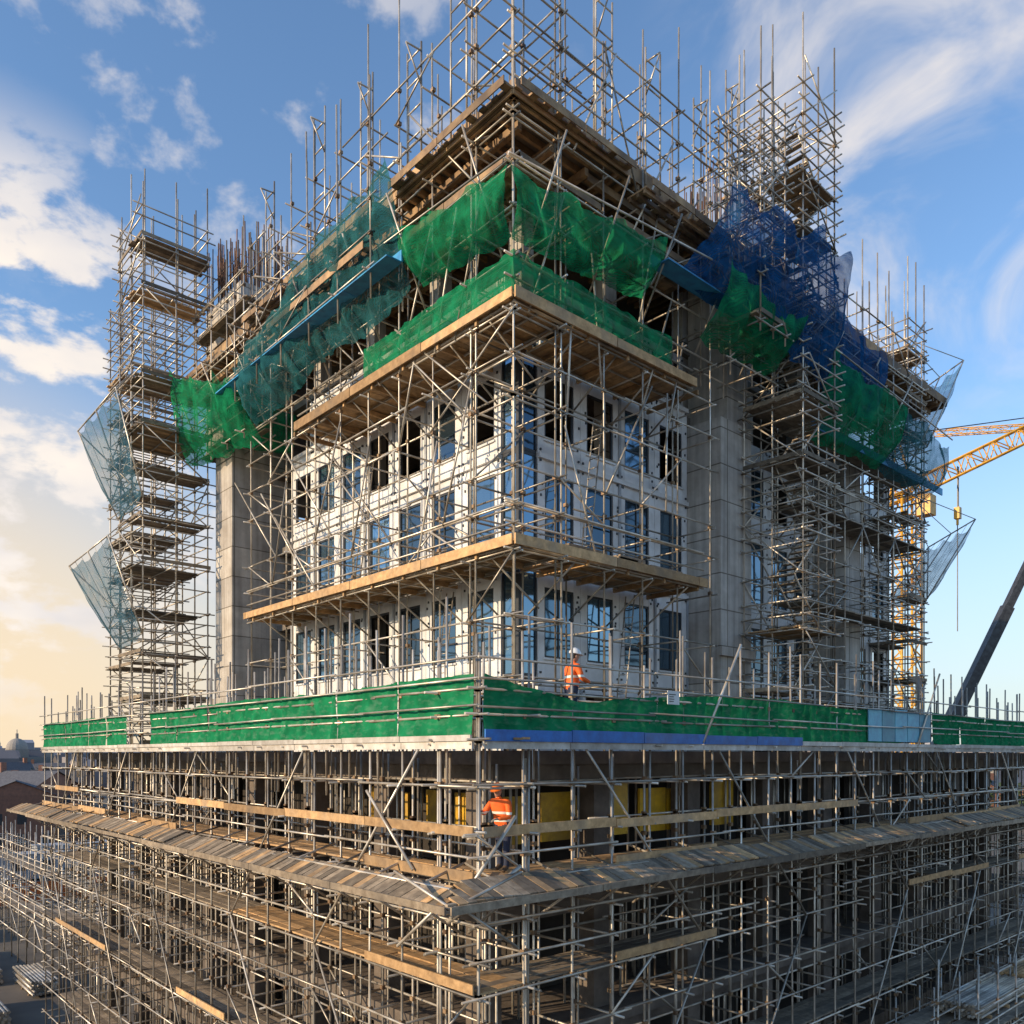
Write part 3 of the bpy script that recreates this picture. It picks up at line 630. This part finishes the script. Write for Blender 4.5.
def worker(loc,yaw,hat,lean,armL,armR,step=.0,nod=0.0,s=1.0):
    e=empty('construction_worker',loc); e.rotation_euler[2]=yaw; e.scale=(s,s,s)
    ly=-lean
    J={'pel':((0,0,.96),(.16,.125)),'sp':((0,ly*.35,1.14),(.165,.13)),'ch':((0,ly*.75,1.34),(.19,.14)),'nb':((0,ly*1.0,1.49),(.075,.07)),'nk':((0,ly*1.1-.01,1.57),.055)}
    E=[('pel','sp'),('sp','ch'),('ch','nb'),('nb','nk')]; T=[0,0,0,2]
    for sd,k,arm in ((1,'l',armL),(-1,'r',armR)):
        J[k+'hip']=((sd*.095,0,.88),(.105,.1)); J[k+'kn']=((sd*.12,-.03-sd*step*.5,.49),.07); J[k+'an']=((sd*.13,.02-sd*step,.12),.05); J[k+'to']=((sd*.15,-.17-sd*step,.05),.045)
        J[k+'he']=((sd*.13,.05-sd*step,.055),.048)
        J[k+'sh']=((sd*.2,ly*.8,1.42),.085); J[k+'el']=(arm[0],.058); J[k+'wr']=(arm[1],.04)
        E+=[('pel',k+'hip'),(k+'hip',k+'kn'),(k+'kn',k+'an'),(k+'an',k+'to'),(k+'an',k+'he'),('ch',k+'sh'),(k+'sh',k+'el'),(k+'el',k+'wr')]; T+=[1,1,1,3,3,0,0,0]
        w=Vector(arm[1]); d=(w-Vector(arm[0])).normalized(); up=Vector((0,0,1)); sdv=d.cross(up).normalized()*(-sd); dn=d.cross(sdv).normalized(); dn=dn if dn.z<0 else -dn
        H={'w':(tuple(w-d*.02),.026),'p':(tuple(w+d*.05),(.036,.02))}; HE=[('w','p')]
        for fi,(o_,ln) in enumerate(((-.032,.07),(-.011,.082),(.011,.078),(.031,.06))):
            b0=w+d*.085+sdv*o_; b1=b0+d*ln*.5+dn*.012; b2=b1+d*ln*.25+dn*ln*.45; H['a%d'%fi]=(tuple(b0),.0105); H['b%d'%fi]=(tuple(b1),.0095); H['c%d'%fi]=(tuple(b2),.008); HE+=[('p','a%d'%fi),('a%d'%fi,'b%d'%fi),('b%d'%fi,'c%d'%fi)]
        t0=w+d*.035-sdv*.04; t1=t0+d*.035-sdv*.018+dn*.012; H['t0']=(tuple(t0),.012); H['t1']=(tuple(t1),.01); HE+=[('p','t0'),('t0','t1')]
        skin('hand_'+k,H,HE,'w',[GLV],[0]*len(HE),e,1)
    skin('body',J,E,'pel',[HV,TR,SK,BT],T,e,2)
    hc=Vector((0,ly*1.15-.025,1.665)); hd=empty('head',hc); hd.parent=e; hd.rotation_euler[0]=nod
    ell('skull',(0,0,0),(.076,.095,.115),SK,hd); ell('nose',(0,-.098,-.012),(.013,.02,.024),SK,hd,10); ell('jaw',(0,-.03,-.06),(.055,.062,.055),SK,hd,14)
    for sd in (1,-1):
        ell('ear',(sd*.077,.005,-.01),(.01,.02,.032),SK,hd,10); ell('eye',(sd*.03,-.086,.012),(.013,.009,.009),HW,hd,10); ell('pupil',(sd*.03,-.093,.012),(.006,.004,.006),HR,hd,8)
        ell('brow',(sd*.03,-.09,.033),(.018,.006,.004),HR,hd,8)
    ell('mouth',(0,-.088,-.055),(.022,.008,.005),LP,hd,8)
    ell('hair',(0,.022,.01),(.081,.09,.105),HR,hd,16)
    ell('hard_hat',(0,.0,.045),(.115,.14,.13),hat,hd,24,cut=-.05); ell('hat_brim',(0,-.03,.045),(.12,.165,.012),hat,hd,24); ell('hat_ridge',(0,.0,.05),(.014,.135,.135),hat,hd,16,cut=0)
    return e
def yawto(v): return math.atan2(v[1],v[0])+math.pi/2
w1=worker((13.45,12.95,.455),yawto((.85,-.25)),HW,.06,((.3,-.1,1.17),(.2,-.36,1.13)),((-.3,-.1,1.17),(-.2,-.34,1.1)),step=.06,nod=.15,s=1.07)
w2=worker((11.4,12.93,-2.44),yawto((-.75,-.25)),HO,.18,((.3,-.28,1.15),(.16,-.5,1.12)),((-.32,-.25,1.2),(-.24,-.5,1.26)),step=.12,nod=.3,s=1.02)
# ------------------------------------------------------------------ cranes
def lattice(mb,p,q,w,h,bays,r=.07,up=Vector((0,0,1))):
    p=Vector(p);q=Vector(q);d=(q-p).normalized(); sd=d.cross(up).normalized(); u=sd.cross(d)
    C=[sd*(w/2)+u*(h/2),sd*(-w/2)+u*(h/2),sd*(-w/2)-u*(h/2),sd*(w/2)-u*(h/2)]
    for c in C: mb.tube(p+c,q+c,r*1.3)
    for i in range(bays):
        a=p.lerp(q,i/bays);b_=p.lerp(q,(i+1)/bays)
        for k in range(4):
            c,c2=C[k],C[(k+1)%4]
            if i%2: c,c2=c2,c
            mb.tube(a+c,b_+c2,r*.7); mb.tube(a+c,a+c2,r*.7)
def cam(r,d,z): v=RT*r+FWD*d; return Vector((v.x,v.y,z))
tcn=empty('tower_crane'); m=MB()
mr_=38.3
mb_=cam(mr_,80,GZ); lattice(m,mb_,cam(mr_,80,25),1.9,1.9,20,.1,up=RT)
j0=cam(mr_-.6,80,25.2); j1=cam(60,80,36.0); lattice(m,j0,j1,1.3,1.5,18,.08)
lattice(m,cam(mr_+.9,80,25.6),cam(32.0,80,22.8),1.6,.7,5,.08)
ap=cam(mr_-1,80,31); m.tube(cam(mr_+.6,80,26),ap,.13); m.tube(cam(mr_-1.6,80,25.0),ap,.13)
m.finish('lattice',M['cyel'],tcn,True)
m=MB(); m.tube(ap,cam(52,80,33),.05); m.tube(ap,cam(32.5,80,23.8),.05)
hk=cam(43.2,80,0); m.tube((hk.x,hk.y,28.0),(hk.x,hk.y,12),.05); m.tube((hk.x+.25,hk.y,28.0),(hk.x+.25,hk.y,24),.05)
m.finish('cables',M['steel'],tcn)
m=MB(); m.box((hk.x-.25,hk.y-.25,22.9),(hk.x+.35,hk.y+.25,24.0)); m.tube((hk.x,hk.y,22.9),(hk.x,hk.y,22.3),.12); c=cam(mr_+1.3,79,24.0); m.box(c-Vector((.7,.7,1.1)),c+Vector((.7,.7,.8))); m.finish('cab_and_hook_block',M['cyel'],tcn)
m=MB(); c=cam(32.5,80,22.7); m.box(c-Vector((1.2,1.0,1.3)),c+Vector((1.2,1.0,.6))); m.finish('counterweight',M['slab'],tcn)
t2=empty('tower_crane'); m=MB(); lattice(m,cam(110,150,GZ),cam(110,150,60),2,2,30,.12,up=RT); lattice(m,cam(77,150,58.5),cam(125,150,61.5),1.0,1.0,24,.07); m.finish('lattice',M['cyel'],t2,True)
mc=empty('mobile_crane'); m=MB()
bs0=cam(25.5,60,GZ+3); bs1=cam(41,60,21); dd=(bs1-bs0)
for k,(a,b_,w) in enumerate(((0,.45,.95),(.4,.68,.72),(.64,.86,.55),(.83,1.0,.42))): m.plank(bs0+dd*a,bs0+dd*b_,w,w,up=FWD)
m.finish('telescopic_boom',M['steel'],mc)
m=MB(); c=bs0; 
m.box((c.x-2,c.y-1.4,GZ+2.2),(c.x+3,c.y+1.4,GZ+3.8)); m.box((c.x-6,c.y-1.5,GZ+1),(c.x+6.5,c.y+1.5,GZ+2.1)); m.box((c.x+5,c.y-1.45,GZ+2.11),(c.x+6.5,c.y+1.45,GZ+3.3)); m.finish('carrier_and_cab',M['cyel'],mc)
m=MB()
for x in (-5,-3.4,2,3.6,5.2):
    for y in (-1.55,1.2): m.tube((c.x+x,c.y+y,GZ+.7),(c.x+x,c.y+y+.35,GZ+.7),.7,16)
m.finish('wheels',M['rubber'],mc)
# ------------------------------------------------------------------ ground & site
m=MB(); m.poly([(-3000,-3000,GZ),(3000,-3000,GZ),(3000,3000,GZ),(-3000,3000,GZ)]); m.finish('ground',M['ground'])
m=MB(); m.poly([(-60,-2,GZ+.004),(200,-2,GZ+.004),(200,5,GZ+.004),(-60,5,GZ+.004)]); m.poly([(-8,5.001,GZ+.004),(-1,5.001,GZ+.004),(-1,400,GZ+.004),(-8,400,GZ+.004)]); m.finish('road',M['asphalt'])
m=MB(); m.box((-1,5.2,GZ),(200,5.4,GZ+.13)); m.box((-1+.0,5.41,GZ),(-.8,400,GZ+.13)); m.finish('road_kerb',M['kerb'])
m=MB()
for k in range(40): m.poly([(-55+k*6,1.4,GZ+.008),(-52+k*6,1.4,GZ+.008),(-52+k*6,1.55,GZ+.008),(-55+k*6,1.55,GZ+.008)])
m.finish('road_markings',M['paint'])
sc=Scaf(); run(sc,'y',50,84,12.5,14,GZ,-8.5,[-12,-10.4,-9.2],2.2,[-10.4],.9,brace=.3,rad=.04); run(sc,'x',14,40,52,53.5,GZ,-7.5,[-12,-10,-8.6],2.2,[-10],.9,brace=.3,rad=.04)
run(sc,'y',56,100,17,18.5,GZ,-7,[-12,-10,-8.2],2.2,[-10],.9,brace=.3,rad=.04)
sc.finish('yard_scaffolding','greywood')
def stack(x,y,ln,wd,z,m_,name,ax='y',rad=.05,rows=5,cols=9):
    e=empty(name); b=MB()
    for i in range(rows):
        for j in range(cols-i%2):
            o=(j+.5*(i%2))*rad*2.05; zz=z+.1+rad+i*rad*1.75; jj=U(-.2,.2)
            if ax=='y': b.tube((x+o,y+jj,zz),(x+o,y+ln+jj,zz),rad)
            else: b.tube((x+jj,y+o,zz),(x+ln+jj,y+o,zz),rad)
    b.finish('tubes',m_,e,True); b=MB()
    for k in (.15,.5,.85):
        if ax=='y': b.box((x-.1,y+ln*k,z),(x+cols*rad*2.1,y+ln*k+.1,z+.1))
        else: b.box((x+ln*k,y-.1,z),(x+ln*k+.1,y+cols*rad*2.1,z+.1))
    b.finish('bearers',M['wood'],e)
for k in range(9):
    stack(U(7,12),44+k*5+U(-1,1)+4,5,1,GZ,M['tube'],'scaffold_tube_stack',rad=.09,rows=5,cols=8)
sc=Scaf()
run(sc,'x',28,39,9.4,10.6,GZ,-7.6,[-12,-10.5,-9],1.8,[-9.0],1.2,boards=5,brace=.2)
run(sc,'x',28,39,10.7,11.9,GZ,-8.0,[-12,-10.5,-9],1.8,[-9.0],.6,boards=5,brace=.2)
sc.finish('loading_platform_scaffolding','greywood')
stack(30,10.0,5,1,-8.93,M['tube'],'scaffold_tube_stack','x',.05,5,14); stack(35.3,10.2,3,1,-8.93,M['wood'],'timber_pole_stack','x',.07,4,8)
m=MB()
for k in range(14):
    y=50+k*4.0; m.box((6.0,y,GZ+.1),(6.03,y+3.97,GZ+1.15)); m.box((5.96,y,GZ),(6.05,y+.05,GZ+1.3))
for k in range(8):
    x=12+k*3; m.box((x,88,GZ+.1),(x+2.95,88.03,GZ+2)); m.box((x,87.96,GZ),(x+.06,88.06,GZ+2.2))
m.finish('orange_barrier_fence',M['orange'])
for k,(x,y) in enumerate(((16,104),(24,112),(33,74))):
    e=empty('site_cabin'); m=MB(); m.box((x,y,GZ+.2),(x+9,y+3,GZ+2.9)); m.box((x-.1,y-.1,GZ+2.9),(x+9.1,y+3.1,GZ+3.02)); m.finish('body',M['grey'],e)
    m=MB()
    for j in range(3): m.box((x+1+j*2.8,y-.03,GZ+1.2),(x+2.4+j*2.8,y-.003,GZ+2.2))
    m.box((x-.03,y+1,GZ+.3),(x-.003,y+2,GZ+2.4)); m.finish('windows_and_door',M['frame'],e)
# ------------------------------------------------------------------ town
def house(x,y,w,d,h,rh,yaw,wall,name='brick_house'):
    e=empty(name,(x,y,GZ)); e.rotation_euler[2]=yaw
    m=MB(); m.box((-w/2,-d/2,0),(w/2,d/2,h)); rn=R()
    m.poly([(-w/2,-d/2,h),(-w/2,d/2,h),(-w/2,0,h+rh)],rn); m.poly([(w/2,-d/2,h),(w/2,0,h+rh),(w/2,d/2,h)],rn); m.finish('walls',wall,e)
    m=MB(); m.poly([(-w/2-.3,-d/2-.4,h-.2),(w/2+.3,-d/2-.4,h-.2),(w/2+.3,0,h+rh+.1),(-w/2-.3,0,h+rh+.1)],rn); m.poly([(-w/2-.3,d/2+.4,h-.2),(-w/2-.3,0,h+rh+.1),(w/2+.3,0,h+rh+.1),(w/2+.3,d/2+.4,h-.2)],rn); m.finish('roof',M['roof'],e)
    m=MB(); 
    for zz in range(int(h//3)):
        for k in range(int(w//3)):
            xx=-w/2+1+k*3
            for s_ in (-1,1): m.box((xx,s_*(d/2+.02),1+zz*3),(xx+1.2,s_*(d/2-.05),2.6+zz*3))
        for k in range(int(d//3)):
            yy=-d/2+.8+k*3
            for s_ in (-1,1): m.box((s_*(w/2+.02),yy,1+zz*3),(s_*(w/2-.05),yy+1.2,2.6+zz*3))
    m.finish('windows',M['frame'],e)
    m=MB(); m.box((w*.3,-.5,h),(w*.3+1,.5,h+rh+1.4)); m.finish('chimney',wall,e)
random.seed(21)
for k in range(46):
    d=U(115,330); px=U(-120,70); 
    if k>36: px=U(860,1050); d=U(160,300)
    p=cam((px-512)/825*d,d,0); house(p.x,p.y,U(9,16),U(8,11),U(5,9),U(2,4),U(0,3),M[random.choice(('brick','brick','stone'))])
def town(name,n,d0,d1,hmin,hmax,m_):
    m=MB()
    for k in range(n):
        d=U(d0,d1); r=U(-.95,.95)*d; p=cam(r,d,GZ); w=U(8,26); dd_=U(8,18); h=U(hmin,hmax)*(1+.5*(R()<.1))
        m.box((p.x-w/2,p.y-dd_/2,GZ),(p.x+w/2,p.y+dd_/2,GZ+h))
        if R()<.7:
            rn=R(); q=[(p.x-w/2,p.y-dd_/2,GZ+h),(p.x+w/2,p.y-dd_/2,GZ+h),(p.x+w/2,p.y,GZ+h+3.5),(p.x-w/2,p.y,GZ+h+3.5)]; m.poly(q,rn)
            q=[(p.x-w/2,p.y+dd_/2,GZ+h),(p.x-w/2,p.y,GZ+h+3.5),(p.x+w/2,p.y,GZ+h+3.5),(p.x+w/2,p.y+dd_/2,GZ+h)]; m.poly(q,rn)
            m.poly([(p.x-w/2,p.y-dd_/2,GZ+h),(p.x-w/2,p.y,GZ+h+3.5),(p.x-w/2,p.y+dd_/2,GZ+h)],rn); m.poly([(p.x+w/2,p.y-dd_/2,GZ+h),(p.x+w/2,p.y+dd_/2,GZ+h),(p.x+w/2,p.y,GZ+h+3.5)],rn)
    m.finish(name,m_)
town('distant_town',550,330,900,7,15,mat('distant_roofs',(.26,.24,.24),(.17,.15,.15),rough=.9,scale=.02,rnd=.5))  # greyed base colour stands in for distance haze
town('distant_town',600,900,2200,12,30,mat('haze_tinted_roofs',(.34,.34,.37),(.28,.28,.31),rough=.9,scale=.01,rnd=.3))  # paler, bluer base colour, aerial haze painted into the far town
ce=empty('domed_cathedral'); p=cam((17-512)/825*420,420,GZ); m=MB(); m.box((p.x-16,p.y-9,GZ),(p.x+16,p.y+9,GZ+13)); m.tube((p.x,p.y,GZ+13),(p.x,p.y,GZ+17),5.2,20)
for k in range(8):
    a0=k/8*math.pi/2;a1=(k+1)/8*math.pi/2
    for t in range(20):
        t0=t/20*2*math.pi;t1=(t+1)/20*2*math.pi
        m.poly([(p.x+5*math.cos(a_)*math.cos(t_),p.y+5*math.cos(a_)*math.sin(t_),GZ+17+5.5*math.sin(a_)) for a_,t_ in ((a0,t0),(a0,t1),(a1,t1),(a1,t0))],.5)
m.tube((p.x,p.y,GZ+22.4),(p.x,p.y,GZ+25),.7,8); m.tube((p.x,p.y,GZ+25),(p.x,p.y,GZ+27),.2,6)
for sx in (-13,13): m.box((p.x+sx-2,p.y-8,GZ+13),(p.x+sx+2,p.y-4,GZ+19)); m.tube((p.x+sx,p.y-6,GZ+19),(p.x+sx,p.y-6,GZ+21),1.2,8)
m.finish('stonework',M['stone'],ce)
m=MB()
for k in range(90):
    d=U(130,420); px=random.choice((U(-100,70),U(880,1100))); p=cam((px-512)/825*d,d,GZ); h=U(6,11)
    for j in range(90):
        v=Vector((random.gauss(0,1),random.gauss(0,1),random.gauss(0,.8))).normalized()*U(.5,1)*h*.38; c=Vector((p.x,p.y,GZ+h*.6))+v; s_=U(.4,.9)
        a=Vector((U(-1,1),U(-1,1),U(-1,1)))*s_; b_=Vector((U(-1,1),U(-1,1),U(-1,1)))*s_; m.poly([c-a,c+b_,c+a,c-b_])
m.finish('distant_trees',M['leaf'])
# ------------------------------------------------------------------ light & sky
S=(RT*-.89+FWD*-.45).normalized(); el=math.radians(17)
S=Vector((S.x*math.cos(el),S.y*math.cos(el),math.sin(el)))
ld=bpy.data.lights.new('sun','SUN'); ld.energy=5.0; ld.angle=math.radians(.5); ld.color=(1,.77,.5)
lo=bpy.data.objects.new('sun',ld); lo.rotation_euler=S.to_track_quat('Z','Y').to_euler(); scene.collection.objects.link(lo)
W=bpy.data.worlds.new('World'); scene.world=W; W.use_nodes=True; nt=W.node_tree; L=nt.links
bg=nt.nodes['Background']; bg.inputs['Strength'].default_value=.15
sk=nn(nt,'ShaderNodeTexSky',sky_type='NISHITA'); sk.sun_disc=False; sk.sun_elevation=el; sk.sun_rotation=math.atan2(S.x,S.y)%(2*math.pi); sk.air_density=1.1; sk.dust_density=.4; sk.ozone_density=1.6
hs=nn(nt,'ShaderNodeMixRGB',blend_type='MULTIPLY'); hs.inputs[0].default_value=1; hs.inputs[2].default_value=(1.2,1.42,1.66,1); L.new(sk.outputs[0],hs.inputs[1])
tc=nn(nt,'ShaderNodeTexCoord')
# pale haze layer hugging the horizon all round
sx_=nn(nt,'ShaderNodeSeparateXYZ'); L.new(tc.outputs['Generated'],sx_.inputs[0])
rz=nn(nt,'ShaderNodeMapRange',interpolation_type='SMOOTHSTEP'); rz.inputs[1].default_value=-.02; rz.inputs[2].default_value=.42; rz.inputs[3].default_value=.8; rz.inputs[4].default_value=0; L.new(sx_.outputs[2],rz.inputs[0])
m0=nn(nt,'ShaderNodeMixRGB'); L.new(rz.outputs[0],m0.inputs[0]); L.new(hs.outputs[0],m0.inputs[1]); m0.inputs[2].default_value=(4.3,4.6,4.9,1)
def vdir(px,py):
    v=RT*((px-512)/825)+FWD; v.z=(755-py)/825; return v.normalized()
def mask(px,py,lo_,hi):
    d=nn(nt,'ShaderNodeVectorMath',operation='DOT_PRODUCT'); d.inputs[1].default_value=vdir(px,py); L.new(tc.outputs['Generated'],d.inputs[0])
    r=nn(nt,'ShaderNodeMapRange',interpolation_type='SMOOTHSTEP'); r.inputs[1].default_value=math.cos(math.radians(hi)); r.inputs[2].default_value=math.cos(math.radians(lo_)); L.new(d.outputs['Value'],r.inputs[0]); return r.outputs[0]
def cloud(scale,stretch,rot,det,th0,th1,dist=.3):
    mp=nn(nt,'ShaderNodeMapping'); mp.inputs['Scale'].default_value=stretch; mp.inputs['Rotation'].default_value=rot; L.new(tc.outputs['Generated'],mp.inputs[0])
    n=nn(nt,'ShaderNodeTexNoise'); n.inputs['Scale'].default_value=scale; n.inputs['Detail'].default_value=det; n.inputs['Roughness'].default_value=.56; n.inputs['Distortion'].default_value=dist; L.new(mp.outputs[0],n.inputs['Vector'])
    r=nn(nt,'ShaderNodeMapRange',interpolation_type='SMOOTHSTEP'); r.inputs[1].default_value=th0; r.inputs[2].default_value=th1; L.new(n.outputs['Fac'],r.inputs[0]); return r.outputs[0]
def mul(a,b_):
    m_=nn(nt,'ShaderNodeMath',operation='MULTIPLY'); 
    L.new(a,m_.inputs[0]); 
    if isinstance(b_,float): m_.inputs[1].default_value=b_
    else: L.new(b_,m_.inputs[1])
    return m_.outputs[0]
def mxx(a,b_):
    m_=nn(nt,'ShaderNodeMath',operation='MAXIMUM'); L.new(a,m_.inputs[0]); L.new(b_,m_.inputs[1]); return m_.outputs[0]
c1=mul(cloud(9,(1,1,1.8),(0,0,0),7,.475,.585,.15),mask(-40,430,9,18))
c2=mul(mul(cloud(4,(1,1,1.6),(.6,.5,0),6,.40,.68,1.0),mask(950,110,4,17)),.8)
c3=mul(mul(cloud(11,(1,1,1.4),(0,0,.4),6,.54,.68,.1),mask(250,50,3,19)),.5)
cf=mxx(mxx(c1,c2),c3)
hz=mask(-160,880,8,34); hz2=mul(hz,.9)
mh=nn(nt,'ShaderNodeMixRGB'); L.new(hz2,mh.inputs[0]); L.new(m0.outputs[0],mh.inputs[1]); mh.inputs[2].default_value=(6.8,5.3,3.5,1)
mpc=nn(nt,'ShaderNodeMapping'); mpc.inputs['Location'].default_value=(.03,.02,-.05); mpc.inputs['Scale'].default_value=(1,1,1.8); L.new(tc.outputs['Generated'],mpc.inputs[0])
nc=nn(nt,'ShaderNodeTexNoise'); nc.inputs['Scale'].default_value=12; nc.inputs['Detail'].default_value=3; L.new(mpc.outputs[0],nc.inputs['Vector'])
crc=nn(nt,'ShaderNodeMixRGB'); L.new(nc.outputs['Fac'],crc.inputs[0]); crc.inputs[1].default_value=(4.6,4.6,5.0,1); crc.inputs[2].default_value=(8.2,7.2,6.0,1)
mx=nn(nt,'ShaderNodeMixRGB'); L.new(cf,mx.inputs[0]); L.new(mh.outputs[0],mx.inputs[1]); L.new(crc.outputs[0],mx.inputs[2])
L.new(mx.outputs[0],bg.inputs[0])
# ------------------------------------------------------------------ camera
cd=bpy.data.cameras.new('camera'); cd.sensor_width=36; cd.lens=825/1024*36; cd.shift_y=(755-512)/1024; cd.clip_end=6000; cd.clip_start=.1
co_=bpy.data.objects.new('camera',cd); co_.location=(0,0,0); co_.rotation_euler=(-FWD).to_track_quat('Z','Y').to_euler(); scene.collection.objects.link(co_); scene.camera=co_
scene.view_settings.view_transform='Standard'; scene.view_settings.look='None'; scene.view_settings.exposure=0
print('polys',sum(len(o.data.polygons) for o in bpy.data.objects if o.type=='MESH'))
